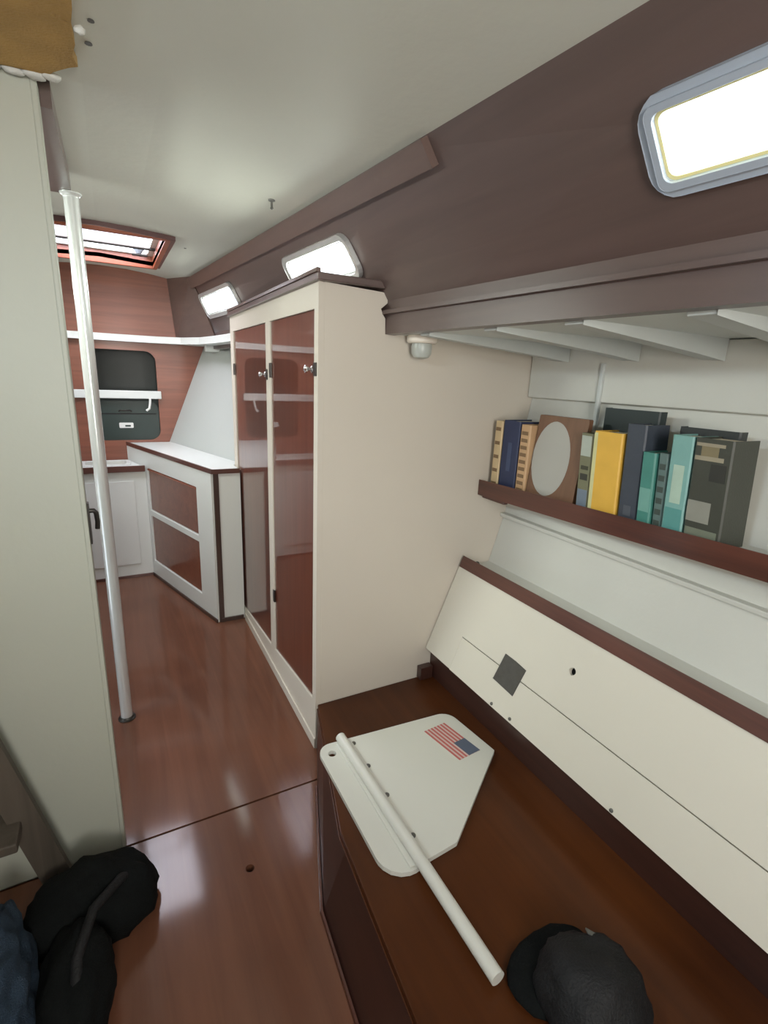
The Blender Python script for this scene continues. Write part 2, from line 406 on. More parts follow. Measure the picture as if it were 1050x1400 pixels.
# hull linings forward (white sloping panels)
for sgn, nm, lab in ((1, 'wall_right_hull_lining', 'white sloping hull lining behind the galley counter beside the locker'), (-1, 'wall_left_hull_lining', 'white sloping hull lining on the port galley side')):
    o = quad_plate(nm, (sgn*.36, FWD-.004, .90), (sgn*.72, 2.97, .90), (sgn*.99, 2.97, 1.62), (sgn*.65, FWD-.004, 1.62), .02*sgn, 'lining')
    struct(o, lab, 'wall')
# little white cleat at the ledge corner
box('trim_7', (.60, 3.80, 1.575), (.72, 3.86, 1.614), 'galleywhite')['kind'] = 'structure'
bpy.data.objects['trim_7']['label'] = 'small white cleat under the ledge corner'; bpy.data.objects['trim_7']['category'] = 'cleat'

# ---- hull and underdeck abreast of the settees
def hullprof(sgn):
    return [(1.66, 1.62), (1.545, 1.40), (1.463, .908), (1.40, .697), (1.22, .20), (1.12, -.02)]
for sgn, nm, lab in ((1, 'wall_right_hull', 'white painted hull side behind the bookshelf'), (-1, 'wall_left_hull', 'white painted hull side on the port side')):
    bm = bmesh.new(); ya, yb = AFT, (1.588 if sgn > 0 else 1.44)
    P = hullprof(sgn); r0 = []; r1 = []
    for x, z in P:
        r0.append((bm.verts.new((sgn*x, ya, z)), bm.verts.new((sgn*x, yb, z)))); r1.append((bm.verts.new((sgn*(x+.03), ya, z)), bm.verts.new((sgn*(x+.03), yb, z))))
    for i in range(len(P)-1):
        bm.faces.new((r0[i][0], r0[i][1], r0[i+1][1], r0[i+1][0])); bm.faces.new((r1[i][0], r1[i+1][0], r1[i+1][1], r1[i][1]))
    for e in (0, 1):
        bm.faces.new([a[e] for a in r0]+[a[e] for a in r1][::-1])
    bm.faces.new((r0[0][0], r1[0][0], r1[0][1], r0[0][1])); bm.faces.new((r0[-1][0], r0[-1][1], r1[-1][1], r1[-1][0]))
    hw = struct(mk(nm, bm, 'hullwhite'), lab, 'wall')
    # underdeck
    o = plate('ceiling_underdeck', [(sgn*(B0(ya).x+.03), ya), (sgn*1.66, ya), (sgn*1.66, yb), (sgn*(B0(yb).x+.03), yb)], [], FXY(1.594), (0, 0, .02), 'deckunder')
    struct(o, 'pale underside of the side deck above the bookshelf' if sgn > 0 else 'pale underside of the port side deck', 'ceiling')
    if sgn > 0:
        for y in (1.39, 1.10, .835, .56, .28, 0.0):
            plate('deck_beam', [(B0(y).x+.037, 1.593), (1.51, 1.593), (1.51, 1.537), (1.38, 1.550), (B0(y).x+.037, 1.585)], [], FXZ(y), (0, .06, 0), 'beamwhite', o, .003)
        box('sheer_clamp', (1.515, AFT, 1.397), (1.60, 1.586, 1.592), 'hullwhite', hw, .004)
        box('stringer', (1.435, AFT, .893), (1.49, 1.587, .909), 'hullwhite', hw, .003)
        box('conduit', (1.505, 1.225, 1.30), (1.52, 1.24, 1.53), 'beamwhite', hw, .003)
        box('back_ledge', (1.262, AFT, .675), (1.43, 1.587, .692), 'hullwhite', hw, .003)

# ---- partition bulkhead on the left, with header trim
wp = sthing('wall_partition', 'pale green grey painted partition bulkhead at the left edge', 'wall', (-.6, 1.46, 0))
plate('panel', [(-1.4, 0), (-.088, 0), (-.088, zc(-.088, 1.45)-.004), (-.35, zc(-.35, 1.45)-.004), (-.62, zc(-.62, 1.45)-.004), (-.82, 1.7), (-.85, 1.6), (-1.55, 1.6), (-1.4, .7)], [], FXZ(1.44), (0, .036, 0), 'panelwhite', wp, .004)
box('edge_strip', (-.096, 1.437, 0.0), (-.084, 1.482, 2.02), 'panelwhite', wp, .003)
# header beam from partition to post
o = quad_plate('trim_8', (-.125, 1.48, 1.985), (-.125, 2.12, 1.985), (-.062, 2.12, 1.985), (-.062, 1.48, 1.985), -.06, 'cabinside')
struct(o, 'dark brown header beam on the ceiling from partition to post', 'beam')
# aft wall with companionway doorway
o = plate('wall_back', [(-1.6, 0), (1.6, 0), (1.6, 1.62), (1.1, 1.62), (.84, 1.94), (0, 2.0), (-.84, 1.94), (-1.1, 1.62), (-1.6, 1.62)], [[(-.33, .85), (.30, .85), (.30, 1.93), (-.33, 1.93)]], FXZ(AFT-.03), (0, .03, 0), 'mahoganyx')
struct(o, 'mahogany aft bulkhead with the companionway doorway', 'wall')

# ================================================================ HATCH
h = sthing('window_7', 'deck hatch with mahogany frame in the forward ceiling', 'hatch', (0, 3.2, 2.05))
fz = lambda u, v: (u, v, zc(u, v)-.018)
plate('hatch_trim', [(-.325, 2.765), (0, 2.765), (.325, 2.765), (.325, 3.64), (0, 3.64), (-.325, 3.64)], [[(-.283, 2.805), (0, 2.805), (.283, 2.805), (.283, 3.595), (0, 3.595), (-.283, 3.595)]], fz, (0, 0, .022), 'hatchframe', h)
zt = 2.098
for lo, hi in (((-.305, 3.595, 2.03), (.305, 3.62, zt)), ((-.305, 2.78, 2.03), (.305, 2.805, zt)), ((.283, 2.80, 2.03), (.307, 3.60, zt)), ((-.307, 2.80, 2.03), (-.283, 3.60, zt))):
    box('coaming_board', lo, hi, 'coaming', h, .002)
plate('lid_frame', rrect(-.31, 2.775, .31, 3.625, .05), [rrect(-.255, 2.83, .255, 3.57, .05)], FXY(zt), (0, 0, .03), 'galleywhite', h, .004)
plate('lid_pane', rrect(-.26, 2.825, .26, 3.575, .05), [], FXY(zt+.012), (0, 0, .008), 'hatchpane', h)
tube('cross_bar', [(-.28, 3.33, zt-.012), (.28, 3.33, zt-.012)], .008, 'darkmetal', h)
lt = lathe('latch', [(.028, 0), (.03, -.006), (.02, -.018), (.012, -.03)], (.20, 3.40, zt), (0, 0, 1), 'plasticgrey', h)
box('latch_handle', (.165, 3.39, zt-.042), (.245, 3.412, zt-.03), 'darkmetal', h, .003)

# ================================================================ LOCKER
LX, LY0, LY1, LZ = .600, 1.592, 2.95, 1.732
lk = thing('hanging_locker', 'tall white hanging locker with two glossy mahogany doors', 'locker', (.75, 2.3, 0))
# side bulkhead panel toward the settee
plate('side_panel', [(.6205, .0), (.6205, 1.731), (.832, 1.722), (.842, 1.712), (.842, 1.693), (.818, 1.673), (.826, 1.655), (.836, 1.642), (.838, 1.592), (1.70, 1.64), (1.60, 1.39), (1.50, .908), (1.44, .697), (1.26, .20), (1.17, 0)], [], FXZ(1.590), (0, .025, 0), 'lockerwhite', lk, .002)
# face frame with two door openings
D1 = (1.635, 2.165); D2 = (2.235, 2.885); DZ = (.205, 1.655)
plate('face_frame', [(1.5895, .0), (LY1, .0), (LY1, LZ), (1.5895, LZ)], [[(D1[0], DZ[0]), (D1[1], .135), (D1[1], DZ[1]), (D1[0], DZ[1])], [(D2[0], .125), (D2[1], .06), (D2[1], DZ[1]), (D2[0], DZ[1])]], FYZ(LX), (.02, 0, 0), 'lockerwhite', lk, .002)
for k, (a, b, za, zb) in enumerate(((D1[0], D1[1], .209, .14), (D2[0], D2[1], .13, .065))):
    d = plate('door', [(a+.004, za), (b-.004, zb), (b-.004, DZ[1]-.004), (a+.004, DZ[1]-.004)], [], FYZ(LX+.006), (.016, 0, 0), 'mahogany', lk, .002)
    ky, kz = ((1.662, 1.467), (2.262, 1.442))[k]
    lathe('knob', [(.012, 0), (.012, -.004), (.006, -.008), (.006, -.016), (.013, -.022), (.013, -.028), (.006, -.032)], (LX+.006, ky, kz), (1, 0, 0), 'chrome', d, 16)
    box('catch_plate', (LX-.004, ky-.055, kz-.022), (LX+.004, ky-.030, kz+.022), 'darkmetal', d, .001)
    for hz in (.42, 1.46):
        box('hinge', (LX-.003, b-.008, hz-.03), (LX+.005, b+.012, hz+.03), 'darkmetal', d, .001)
box('kickboard', (LX-.008, 1.590, 0.0), (LX-.0005, 2.79, .045), 'lockerwhite', lk, .002)
plate('back_body', [(.64, 1.62), (1.3, 1.62), (1.0, LY1-.01), (.64, LY1-.01)], [], FXY(.02), (0, 0, 1.56), 'darkgap', lk)
# brown top
plate('top_board', [(.588, 1.572), (.835, 1.572), (.735, 2.96), (.588, 2.96)], [], FXY(1.733), (0, 0, .024), 'cabinside', lk, .004)
sweep('top_bead', [(.592, 1.575, 1.757), (.592, 2.95, 1.757)], [(-.008, 0), (.008, 0), (.006, .012), (-.006, .012)], 'cabinside_fwd', lk)

# ================================================================ GALLEY
gu = thing('galley_drawer_unit', 'white galley cabinet with two mahogany panels angled beside the locker', 'cabinet', (.35, 3.4, 0))
A = Vector((.459, 2.815, 0)); dirf = Vector((-.284, .916, 0)).normalized(); nf = Vector((-dirf.y, dirf.x, 0))
def FF(s, z): return A+dirf*s+Vector((0, 0, z))+nf*.001
foot = [(.462, 2.818), (.597, 2.818), (.597, 2.962), (.655, 2.965), (.40, 4.04), (.082, 4.04)]
plate('body', foot, [], FXY(.0), (0, 0, .90), 'galleywhite', gu)
Lf = (Vector((.0815, 4.04, 0))-A).length
pan = [(.20, .495, .93, .79), (.20, .12, .93, .455)]
plate('face_frame', [(.005, .0), (Lf, .0), (Lf, .90), (.005, .90)], [[(s0, z0), (s1, z0), (s1, z1), (s0, z1)] for s0, z0, s1, z1 in pan], FF, nf*.018, 'galleywhite', gu, .002)
for s0, z0, s1, z1 in pan:
    d = plate('drawer_front', [(s0+.004, z0+.004), (s1-.004, z0+.004), (s1-.004, z1-.004), (s0+.004, z1-.004)], [], FF, nf*.010, 'drawerfront', gu, .002)
    if z1 > .6: plate('pull_rail', [(s0+.004, z1-.014), (s1-.004, z1-.014), (s1-.004, z1-.004), (s0+.004, z1-.004)], [], lambda u, v: FF(u, v)+nf*.010, nf*.010, 'coaming', d)
plate('corner_post', [(.452, 2.812), (.478, 2.812), (.478, 2.8172), (.4585, 2.8172), (.448, 2.838), (.440, 2.834)], [], FXY(0), (0, 0, .90), 'trimz', gu)
plate('plinth', [(0.0, .0), (Lf, .0), (Lf, .02), (0.0, .02)], [], lambda u, v: FF(u, v)+nf*.019, nf*.008, 'trimz', gu)
box('side_plinth', (.462, 2.808, 0), (.590, 2.8175, .024), 'trimz', gu, .001)
wt = thing('worktop', 'white worktop with brown edging on the angled galley cabinet', 'worktop', (.35, 3.4, .90))
ftop = [(.447, 2.806), (.592, 2.806), (.592, 2.965), (.655, 2.97), (.355, 4.04), (.064, 4.04)]
plate('top', ftop, [], FXY(.9015), (0, 0, .018), 'galleywhite', wt, .002)
sweep('edging', [(.592, 2.801, .9005), (.443, 2.801, .9005), (.060, 4.04, .9005)], [(-.004, 0), (.004, 0), (.004, .026), (-.004, .026)], 'trimx', wt)

gl = thing('galley_sink_cabinet', 'white low galley cabinet under the sink against forward bulkhead', 'cabinet', (-.3, 3.9, 0))
plate('body', [(-.95, 3.73), (.155, 3.73), (.062, 4.04), (-.95, 4.04)], [], FXY(0), (0, 0, .765), 'galleywhite', gl, .003)
box('plinth', (-.95, 3.722, 0), (.155, 3.7295, .02), 'trimx', gl, .001)
box('door_panel', (-.40, 3.722, .10), (.08, 3.7295, .70), 'galleywhite', gl, .003)
ws = thing('sink_worktop', 'white sink worktop with a brown front edge beside the forward bulkhead', 'worktop', (-.3, 3.9, .765))
plate('top', [(-.95, 3.715), (.150, 3.715), (.056, 4.04), (-.95, 4.04)], [rrect(-.22, 3.80, .06, 3.985, .04)], FXY(.766), (0, 0, .03), 'galleywhite', ws)
box('front_edge', (-.95, 3.703, .765), (.152, 3.7145, .806), 'trimx', ws, .003)
sk = thing('sink', 'small white galley sink let into the worktop', 'sink', (-.08, 3.9, .68))
plate('rim', rrect(-.235, 3.79, .072, 3.995, .05), [rrect(-.205, 3.815, .045, 3.972, .04)], FXY(.797), (0, 0, .006), 'galleywhite', sk, .002)
plate('bowl_wall', rrect(-.215, 3.805, .055, 3.982, .045), [rrect(-.205, 3.815, .045, 3.972, .04)], FXY(.7665), (0, 0, .031), 'hullwhite', sk)
plate('bowl_bottom', rrect(-.215, 3.805, .055, 3.982, .045), [], FXY(.7655), (0, 0, .0008), 'hullwhite', sk)

# port galley counter (mirror side; seen in the locker doors)
gp = thing('port_galley_cabinet', 'white port galley cabinet with mahogany doors behind the partition', 'cabinet', (-.8, 2.8, 0))
box('body', (-1.15, 2.0, 0), (-.56, 3.70, .80), 'galleywhite', gp)
for i in range(3): box('door', (-.558, 2.06+i*.55, .12), (-.545, 2.54+i*.55, .70), 'mahogany', gp)
box('top', (-1.18, 1.98, .80), (-.54, 3.70, .83), 'galleywhite', gp)
pu = quad_plate('wall_left_upper', (-.98, 1.49, .84), (-.98, 4.04, .84), (-.98, 4.04, 1.61), (-.98, 1.49, 1.61), -.02, 'mahoganyx')
struct(pu, 'mahogany panelling above the port galley', 'wall')

# ---- bars, case and hook at the niche
tag(box('niche_rail', (-.30, 4.018, 1.232), (.312, 4.046, 1.287), 'galleywhite', None, .004), 'white straight rail across the dark niche in the forward bulkhead', 'rail')
cs = thing('dark_case', 'dark green rounded case with a white label inside the lower niche', 'case', (.08, 4.15, .937))
plate('shell', rrect(-.125, .938, .278, 1.20, .05), [], FXZ(4.078), (0, .20, 0), 'caseg', cs, .012)
plate('lid_seam', rrect(-.12, 1.118, .272, 1.126, .003), [], FXZ(4.0765), (0, .003, 0), 'darkgap', cs)
lb = plate('label_plate', rrect(.025, 1.022, .115, 1.058, .006), [], FXZ(4.074), (0, .005, 0), 'flagwhite', cs, .001)
M['labelw'] = paint('label_white', (.75, .75, .72), .5, .05, 10, 0)
lb.data.materials[0] = M['labelw']
plate('label_print', [(.062, 1.030), (.098, 1.030), (.098, 1.042), (.062, 1.042)], [], FXZ(4.0733), (0, .0005, 0), 'caseg', lb)
tube('handle', [(.03, 4.077, 1.14), (.04, 4.065, 1.147), (.10, 4.065, 1.147), (.11, 4.077, 1.14)], .005, 'darkmetal', cs, 8)
hk2 = tube('coat_hook', [(.235, 4.020, 1.232), (.235, 4.005, 1.226), (.232, 4.0, 1.20), (.225, 4.0, 1.165), (.205, 4.0, 1.150)], .008, 'chrome', None, 10)
hk2.data.materials[0] = M['labelw']
tag(hk2, 'small white hook hanging under the rail at the niche', 'hook')

# ================================================================ POST, LATCH
ps = thing('handhold_post', 'slim pale metal handhold post standing beside the left partition', 'post', (-.064, 2.10, 0))
tube('tube', [(-.064, 2.10, .006), (-.064, 2.10, 1.985)], .0225, 'steel', ps, 24)
lathe('foot_flange', [(.034, 0), (.034, .003), (.027, .006), (.024, .012)], (-.064, 2.10, 0), (0, 0, 1), 'darkmetal', ps)
lathe('top_flange', [(.032, 0), (.032, -.004), (.026, -.008), (.024, -.014)], (-.064, 2.10, 1.984), (0, 0, 1), 'steel', ps)
lh = thing('door_latch', 'dark metal lever latch on the edge of the left partition', 'latch', (-.083, 1.46, 1.0))
box('plate', (-.0838, 1.447, .995), (-.0795, 1.472, 1.105), 'darkmetal', lh, .001)
tube('lever', [(-.079, 1.46, 1.083), (-.070, 1.46, 1.083), (-.065, 1.462, 1.076), (-.064, 1.47, 1.05), (-.066, 1.472, 1.03)], .006, 'darkmetal', lh, 10)

# ---- unseen step box, added behind the camera to shade the near floor
cb = thing('added_step_box', 'unseen mahogany step box added below the aft doorway to shade the floor', 'steps', (0, -1.0, 0))
box('box', (-.42, AFT+.005, 0), (.30, -.85, 1.0), 'mahoganyx', cb)
box('upper_step', (-.40, -.85, .30), (.28, -.68, .66), 'mahoganyx', cb)
box('lower_step', (-.40, -.85, 0), (.28, -.50, .30), 'mahoganyx', cb)

# ================================================================ CEILING PATCH
random.seed(3)
def rag(p, q, n, amp):
    return [(p[0]+(q[0]-p[0])*i/n+random.uniform(-amp, amp), p[1]+(q[1]-p[1])*i/n+random.uniform(-amp, amp)) for i in range(n)]
op = rag((-.55, .85), (.000, .86), 8, .004)+rag((.000, .86), (-.010, 1.34), 12, .004)+rag((-.010, 1.34), (-.06, 1.405), 4, .006)+rag((-.06, 1.405), (-.55, 1.425), 10, .005)+rag((-.55, 1.425), (-.55, .85), 4, .002)
pt = thing('plywood_patch', 'bare ochre plywood patch with torn edges on the ceiling corner', 'patch', (-.2, 1.15, 2.0))
plate('board', op, [], lambda u, v: (u, v, zc(u, v)-.020), (0, 0, .017), 'ochre', pt)
for (x, y, s) in ((-.055, 1.412, .014), (-.085, 1.422, .018), (-.12, 1.424, .016), (-.16, 1.425, .015), (.004, 1.20, .007)):
    b = bmesh.new(); bmesh.ops.create_icosphere(b, subdivisions=2, radius=1)
    for v in b.verts:
        k = 1+.35*noise.noise(v.co*2+Vector((x*50, y, 0)))
        v.co = Vector((x, y, zc(x, y)-.020))+Vector((v.co.x*s*1.3*k, v.co.y*s*.7*k, v.co.z*.008*k))
    mk('torn_liner', b, 'torn', pt, True)

# ================================================================ SETTEE
st = thing('settee', 'dark mahogany settee with white sloping backrest along the starboard side', 'settee', (.85, .2, 0))
topE = [(.606, 1.588), (.463, 1.03), (.43, .55), (.40, 0), (.38, AFT+.01)]
botE = [(.604, 1.588), (.535, 1.40), (.395, .98), (.372, .62), (.35, 0), (.33, AFT+.01)]
plate('seat_board', topE+[(1.13, AFT+.01), (1.13, 1.588)], [], FXY(.182), (0, 0, .020), 'settee', st, .003)
bm = bmesh.new()
te = [Vector((.606, 1.588, .182)), Vector((.556, 1.40, .182)), Vector((.457, .98, .182)), Vector((.436, .62, .182)), Vector((.40, 0, .182)), Vector((.38, AFT+.01, .182))]
a = [bm.verts.new(p) for p in te]; b = [bm.verts.new((x, y, 0.001)) for x, y in botE]
a2 = [bm.verts.new(p+Vector((.018, 0, 0))) for p in te]; b2 = [bm.verts.new((x+.018, y, .001)) for x, y in botE]
for i in range(5):
    bm.faces.new((a[i], a[i+1], b[i+1], b[i])); bm.faces.new((a2[i], b2[i], b2[i+1], a2[i+1])); bm.faces.new((a[i], a2[i], a2[i+1], a[i+1])); bm.faces.new((b[i], b[i+1], b2[i+1], b2[i]))
bm.faces.new((a[0], b[0], b2[0], a2[0])); bm.faces.new((a[5], a2[5], b2[5], b[5]))
mk('front_board', bm, 'setteefront', st)
sweep('toe_bead', [(x-.004, y, .001) for x, y in botE[1:]], [(-.005, 0), (.005, 0), (.003, .010), (-.003, .010)], 'trim', st)
box('back_riser', (1.125, AFT+.01, .2025), (1.14, 1.588, .33), 'setteefront', st, .001)  # dark wood: the recess shadow under the backrest is put into its colour
box('end_block', (1.06, 1.555, .203), (1.12, 1.588, .26), 'setteefront', st, .002)

# ---- backrest
bk = st
Pt = Vector((1.254, 0, .733)); Pb = Vector((1.095, 0, .337)); Lb = (Pt-Pb).length; ub = (Pt-Pb).normalized(); nb_ = Vector((-ub.z, 0, ub.x))  # faces inboard/up
def FB(y, s): return Pb+ub*s+Vector((0, y, 0))
sz = lambda z: (z-.337)/(.733-.337)*Lb
seam = sz(.466)
holep = circ(.919, sz(.588), .0125)
plate('upper_panel', [(AFT+.01, seam+.002), (1.41, seam+.002), (1.41, 0), (1.585, 0), (1.585, Lb-.043), (AFT+.01, Lb-.043)], [holep], FB, -nb_*.015, 'white', bk, .001)
plate('lower_panel', [(AFT+.01, 0), (1.408, 0), (1.408, seam-.002), (AFT+.01, seam-.002)], [], FB, -nb_*.015, 'white', bk, .001)
plate('backing', [(AFT+.01, .01), (1.58, .01), (1.58, Lb-.05), (AFT+.01, Lb-.05)], [], lambda y, s: FB(y, s)-nb_*.022, -nb_*.006, 'darkgap', bk)  # near-black sheet: darkness of the void behind the hole put into its colour
plate('top_rail', [(AFT+.01, Lb-.041), (1.573, Lb-.041), (1.573, Lb+.002), (AFT+.01, Lb+.002)], [], lambda y, s: FB(y, s)+nb_*.008, -nb_*.030, 'trim', bk, .003)
plate('grey_patch', [(1.19, sz(.422)), (1.192, sz(.418)), (1.086, sz(.412)), (1.076, sz(.507)), (1.128, sz(.512)), (1.181, sz(.513))], [], lambda y, s: FB(y, s)+nb_*.0005, nb_*.003, 'grey', bk, .0008)['label'] = 'square dark grey fabric patch over the seam'
for y, z in ((1.154, .345), (1.06, .347), (.654, .343), (.2, .343)):
    lathe('screw', [(.006, 0), (.005, .003), (.002, .004)], FB(y, sz(z))+nb_*.0002, nb_, 'bolt', bk, 10)
lathe('rail_stud', [(.008, 0), (.008, .012), (.011, .016), (.006, .024)], (1.30, 1.545, .692), (0, 0, 1), 'darkmetal', bk, 12)

# ================================================================ BOOKSHELF + BOOKS
SLP = .028
zs = lambda y: 1.030+SLP*(1.59-y)
bs = thing('bookshelf', 'long mahogany bookshelf fixed along the hull above the backrest', 'shelf', (1.4, .3, 1.0))
plate('fiddle', [(AFT+.01, zs(AFT)-.028), (1.583, zs(1.59)-.028), (1.583, zs(1.59)+.030), (AFT+.01, zs(AFT)+.030)], [], FYZ(1.302), (.018, 0, 0), 'trim', bs, .003)
plate('shelf_board', [(AFT+.01, zs(AFT)-.018), (1.586, zs(1.59)-.018), (1.586, zs(1.59)), (AFT+.01, zs(AFT))], [], FYZ(1.3205), (.155, 0, 0), 'hullwhite', bs, .001)
box('cleat', (1.325, 1.45, .985), (1.345, 1.585, 1.010), 'trim', bs, .002)

def book(name, label, y0, y1, ztop, depth, col, x0=1.335, lean=0.0, marks=(), hard=True, group='books on the shelf'):
    """spine faces inboard; y0<y1; lean shifts the top along Y"""
    yc = (y0+y1)/2; zb = zs(y0)+.001; h = ztop-zb; w = y1-y0
    t = thing(name, label, 'book', (x0+depth/2, yc, zb), group)
    cm = bookmat(name+str(len(COL.objects)), col)
    def sh(o):
        for v in o.data.vertices: v.co.y += lean*max(0, v.co.z)/h; 
    tk = min(.0035, w*.16)
    bm = bmesh.new()
    pts = [(x0+depth, y0), (x0+.004, y0), (x0, y0+.004), (x0, y1-.004), (x0+.004, y1), (x0+depth, y1), (x0+depth, y1-tk), (x0+.006, y1-tk), (x0+.006, y0+tk), (x0+depth, y0+tk)]
    c = plate('cover', pts, [], FXY(zb), (0, 0, h), cm, t)
    p = box('page_block', (x0+.0065, y0+tk+.0003, zb+.004), (x0+depth-.005, y1-tk-.0003, zb+h-.005), 'paper', t, 0)
    sh(c); sh(p)
    for (za, zb2, f0, f1, mc) in marks:
        mm = paint('print_'+name+str(len(COL.objects)), mc, .5, .1, 30, 0)
        q = box('spine_print', (x0-.0008, y0+w*f0, zb+h*za), (x0+.0002, y0+w*f1, zb+h*zb2), mm, c, 0); sh(q)
    return t
tanmarks = [(.06+.10*i, .11+.10*i, .2, .85, (.20, .12, .06)) for i in range(9)]
book('paperback_book', 'thin cream paperback at the far end of the shelf by the locker', 1.513, 1.556, 1.305, .13, (.62, .47, .27), marks=tanmarks[::2])
book('hardback_book', 'navy blue hardback between two tan books', 1.418, 1.508, 1.312, .14, (.025, .035, .085), marks=[(.3, .7, .35, .6, (.05, .07, .14))])
book('paperback_book', 'tan paperback between the navy hardback and the oval frame', 1.362, 1.412, 1.304, .12, (.52, .33, .18), marks=tanmarks)
# oval framed plaque leaning against the books
ov = thing('oval_frame', 'brown wooden frame with a pale grey oval face on the bookshelf', 'frame', (1.36, 1.25, zs(1.25)))
def FO(y, z): return (1.340+.10*(z-1.05), y, z)
plate('frame_board', rrect(1.137, zs(1.137)+.002, 1.357, 1.345, .006), [circ(1.272, 1.195, .086, 36, .132)], FO, (.018, 0, 0), M['mahoganyx'], ov, .002)
M['ovalgrey'] = paint('oval_face', (.40, .39, .355), .35, .04, 8, 0)
M['frameb'] = wood('frame_brown', (.13, .065, .035), (.20, .10, .055), 'z', .5, .2, .2, 8)
ov.children[0].data.materials[0] = M['frameb']
plate('oval_face', circ(1.272, 1.195, .087, 36, .133), [], lambda y, z: Vector(FO(y, z))+Vector((.001, 0, 0)), (.006, 0, 0), 'ovalgrey', ov, .001)
book('paperback_book', 'pale olive paperback leaning between oval frame and yellow book', 1.070, 1.118, 1.305, .11, (.17, .17, .10), lean=.016, marks=[(.05, .30, .1, .9, (.16, .20, .25)), (.72, .97, .1, .9, (.40, .44, .38)), (.42, .50, .2, .8, (.04, .04, .03)), (.55, .60, .2, .8, (.05, .05, .03))])
book('paperback_book', 'bright yellow paperback on the bookshelf', .963, 1.064, 1.318, .11, (.72, .42, .06), x0=1.330, lean=.016, marks=[(.02, .98, .86, .99, (.60, .58, .30))])
book('atlas_book', 'large dark green volume standing behind the yellow paperback', .952, 1.150, 1.385, .034, (.02, .032, .033), x0=1.449)
book('hardback_book', 'charcoal blue hardback right beside the yellow book', .894, .957, 1.350, .105, (.045, .055, .075), lean=.016, marks=[(.1, .2, .3, .7, (.08, .09, .11))])
book('paperback_book', 'short teal paperback leaning beside the charcoal hardback', .848, .889, 1.277, .11, (.06, .235, .195), x0=1.328, lean=.016, marks=[(.25, .55, .1, .9, (.16, .36, .31))])
book('paperback_book', 'slim grey teal paperback between the two teal books', .815, .844, 1.280, .11, (.11, .17, .16), lean=.016, marks=[(.1+.14*i, .17+.14*i, .2, .8, (.05, .07, .06)) for i in range(6)])
book('hardback_book', 'dark grey volume rising behind the teal books', .72, .885, 1.350, .034, (.035, .04, .04), x0=1.449)
book('hardback_book', 'tall light teal hardback left of the patterned book', .752, .811, 1.335, .11, (.20, .40, .37), x0=1.328, lean=.016, marks=[(.04, .30, .1, .9, (.10, .30, .28)), (.35, .72, .25, .75, (.42, .56, .46))])
book('hardback_book', 'dark olive patterned hardback at the near end of the row', .652, .747, 1.335, .115, (.05, .053, .04), x0=1.326, lean=.016,
     marks=[(.80, .84, .2, .95, (.32, .28, .20)), (.93, .96, .2, .95, (.32, .28, .20)), (.84, .93, .35, .8, (.22, .18, .10)), (.62, .78, .1, .5, (.03, .03, .025)), (.22, .42, .35, .97, (.27, .27, .23)), (.02, .16, .1, .95, (.17, .19, .14))])

# ================================================================ PUCK LAMP
pl = thing('puck_lamp', 'small round white lamp under the side deck by the locker', 'lamp', (.955, 1.535, 1.52))
lathe('base', [(.050, 0), (.052, -.004), (.052, -.020), (.047, -.025)], (.955, 1.535, 1.5935), (0, 0, 1), 'lampwhite', pl)
lathe('shade', [(.034, 0), (.036, -.012), (.034, -.035), (.026, -.046), (.01, -.050)], (.955, 1.535, 1.5685), (0, 0, 1), 'lampglass', pl)

# ================================================================ PADDLE WITH FLAG
pd = thing('paddle_blade', 'white plastic blade with a flag sticker and tube handle on the settee', 'paddle', (.78, 1.08, .2025))
zb = .2045
def round_poly(pts, n=7):
    out = []
    for k, (x, y, rad) in enumerate(pts):
        p = Vector((x, y)); a = (Vector(pts[k-1][:2])-p).normalized(); b = (Vector(pts[(k+1) % len(pts)][:2])-p).normalized()
        half = a.angle(b)/2; d = rad/math.tan(half); c = p+(a+b).normalized()*(rad/math.sin(half))
        p0 = p+a*d-c; p1 = p+b*d-c
        for q in range(n+1):
            v = (p0*(1-q/n)+p1*(q/n)).normalized()*rad; out.append((c.x+v.x, c.y+v.y))
    return out
poly = round_poly([(.511, 1.354, .045), (1.035, 1.319, .055), (1.064, 1.078, .006), (.735, .845, .008), (.640, .838, .01), (.512, .806, .075)])
plate('blade', poly, [circ(.550, 1.302, .014, 14)], FXY(zb), (0, 0, .014), 'blade', pd, .003)
zt2 = zb+.014
def P2(a, b, t): return (a[0]+(b[0]-a[0])*t, a[1]+(b[1]-a[1])*t)
ta, tb = (.598, 1.345), (.612, .532)
# handle tube direction measured on the seat plane, slightly raised over the blade
tube('handle_tube', [(ta[0], ta[1], zt2+.0175), (tb[0], tb[1], zt2+.0175)], .017, 'tube', pd, 20)
box('clamp_strip', (.578, .835, zt2+.0002), (.632, 1.335, zt2+.006), 'blade', pd, .002)
for y in (1.315, 1.20, 1.07, .915):
    lathe('bolt', [(.008, 0), (.008, .003), (.004, .006)], (.635, y, zt2+.0003), (0, 0, 1), 'bolt', pd, 12)
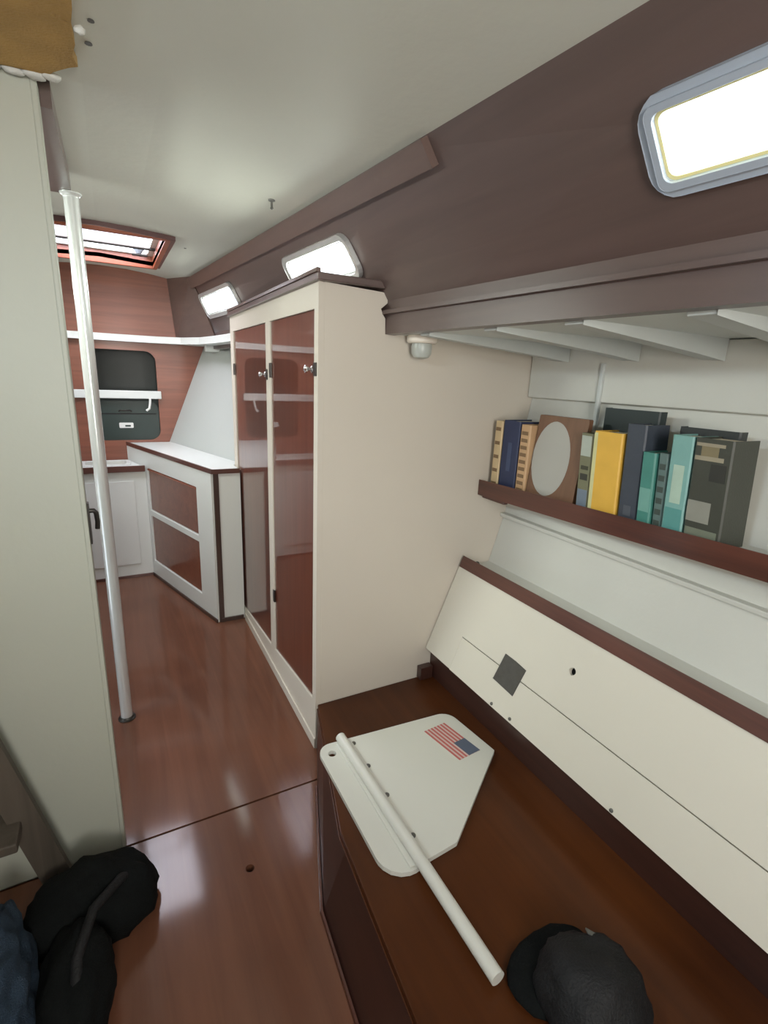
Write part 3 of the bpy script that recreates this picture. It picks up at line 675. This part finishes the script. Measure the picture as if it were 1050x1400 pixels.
# flag sticker: 13 stripes and a canton
fo = Vector((1.018, 1.100, 0)); fu = (Vector((.985, 1.270, 0))-fo); fv = (Vector((.925, 1.092, 0))-fo)
def FG(u, v): p = fo+fu*u+fv*v; return (p.x, p.y, zt2+.0003)
fs = plate('flag_sticker', [(0, 0), (1, 0), (1, 1), (0, 1)], [], FG, (0, 0, .0008), 'flagwhite', pd)
fs['label'] = 'small flag sticker with red and white stripes and a blue canton'
for i in range(7):
    plate('red_stripe', [(0.0, (2*i)/13), (1.0, (2*i)/13), (1.0, (2*i+1)/13), (0.0, (2*i+1)/13)], [], lambda u, v: Vector(FG(u, v))+Vector((0, 0, .0008)), (0, 0, .0004), 'flagred', fs)
plate('canton', [(0, 0), (.42, 0), (.42, 7/13), (0, 7/13)], [], lambda u, v: Vector(FG(u, v))+Vector((0, 0, .0012)), (0, 0, .0005), 'flagblue', fs)

# ================================================================ DARK SOFT THINGS
def blob(name, c, r, mat, parent=None, amp=.12, fr=3.0, seed=0, floor=None, sub=4, pw=1.0):
    b = bmesh.new(); bmesh.ops.create_icosphere(b, subdivisions=sub, radius=1); c = Vector(c)
    for v in b.verts:
        d = v.co.copy(); k = 1+amp*noise.noise(d*fr*.6+Vector((seed, seed*2, 0)))+amp*.5*noise.noise(d*fr*1.7+Vector((seed*3, 0, seed)))
        p = Vector((d.x*r[0], d.y*r[1], d.z*r[2]))*k+c
        if floor is not None and p.z < floor: p.z = floor+.0005
        v.co = p
    return mk(name, b, mat, parent, True)
bg1 = thing('duffel_bag', 'slumped black bag on the floor against the left partition', 'bag', (-.2, 1.2, 0))
blob('bag_body', (-.162, 1.232, .05), (.160, .114, .125), 'black', bg1, .16, 3, 1, .001)
blob('bag_end', (-.190, 1.03, .05), (.078, .15, .110), 'black', bg1, .18, 3, 5, .001)
tube('strap', [(-.06, 1.25, .09), (-.09, 1.19, .155), (-.15, 1.12, .168), (-.18, 1.02, .162), (-.185, .92, .10)], .012, 'blackbag', bg1, 10)
jk = thing('denim_jacket', 'crumpled blue denim garment at the lower left corner', 'garment', (-.38, 1.05, 0))
blob('cloth', (-.350, 1.03, .08), (.085, .19, .15), 'navycloth', jk, .26, 3.0, 9, .001, 5)
blob('sleeve', (-.352, 1.20, .08), (.038, .05, .11), 'navycloth', jk, .15, 4, 3, .001, 3)

bb = thing('black_cap', 'black rounded cap lying on the settee at the bottom edge', 'cap', (.76, .42, .2025))
blob('crown', (.770, .425, .235), (.112, .108, .085), 'blackbag', bb, .12, 3, 2, .2035)
blob('brim', (.752, .495, .215), (.120, .085, .018), 'black', bb, .10, 3, 4, .2032, 3)
plate('grey_mark', rrect(-.022, -.008, .022, .008, .004), [], lambda u, v: (.825+u*.5+v*.3, .475+v*.7-u*.6, .296-.2*u), (.001, 0, .002), 'bolt', bb)  # small grey plate on the crown

# ================================================================ LADDER
ld = thing('wooden_ladder', 'dark wooden ladder leaning at the lower left against the partition', 'ladder', (-.45, 1.36, 0))
for dx in (0, -.36):
    plate('stile', [(-.268+dx, .0), (-.205+dx, .0), (-.420+dx, .95), (-.480+dx, .95)], [], FXZ(1.345), (0, .035, 0), 'ladderwood', ld, .004)
for z in (.265, .49, .72):
    xr = -.26-.225*z
    box('tread', (xr-.33, 1.27, z), (xr+.012, 1.40, z+.028), 'ladderwood', ld, .004)
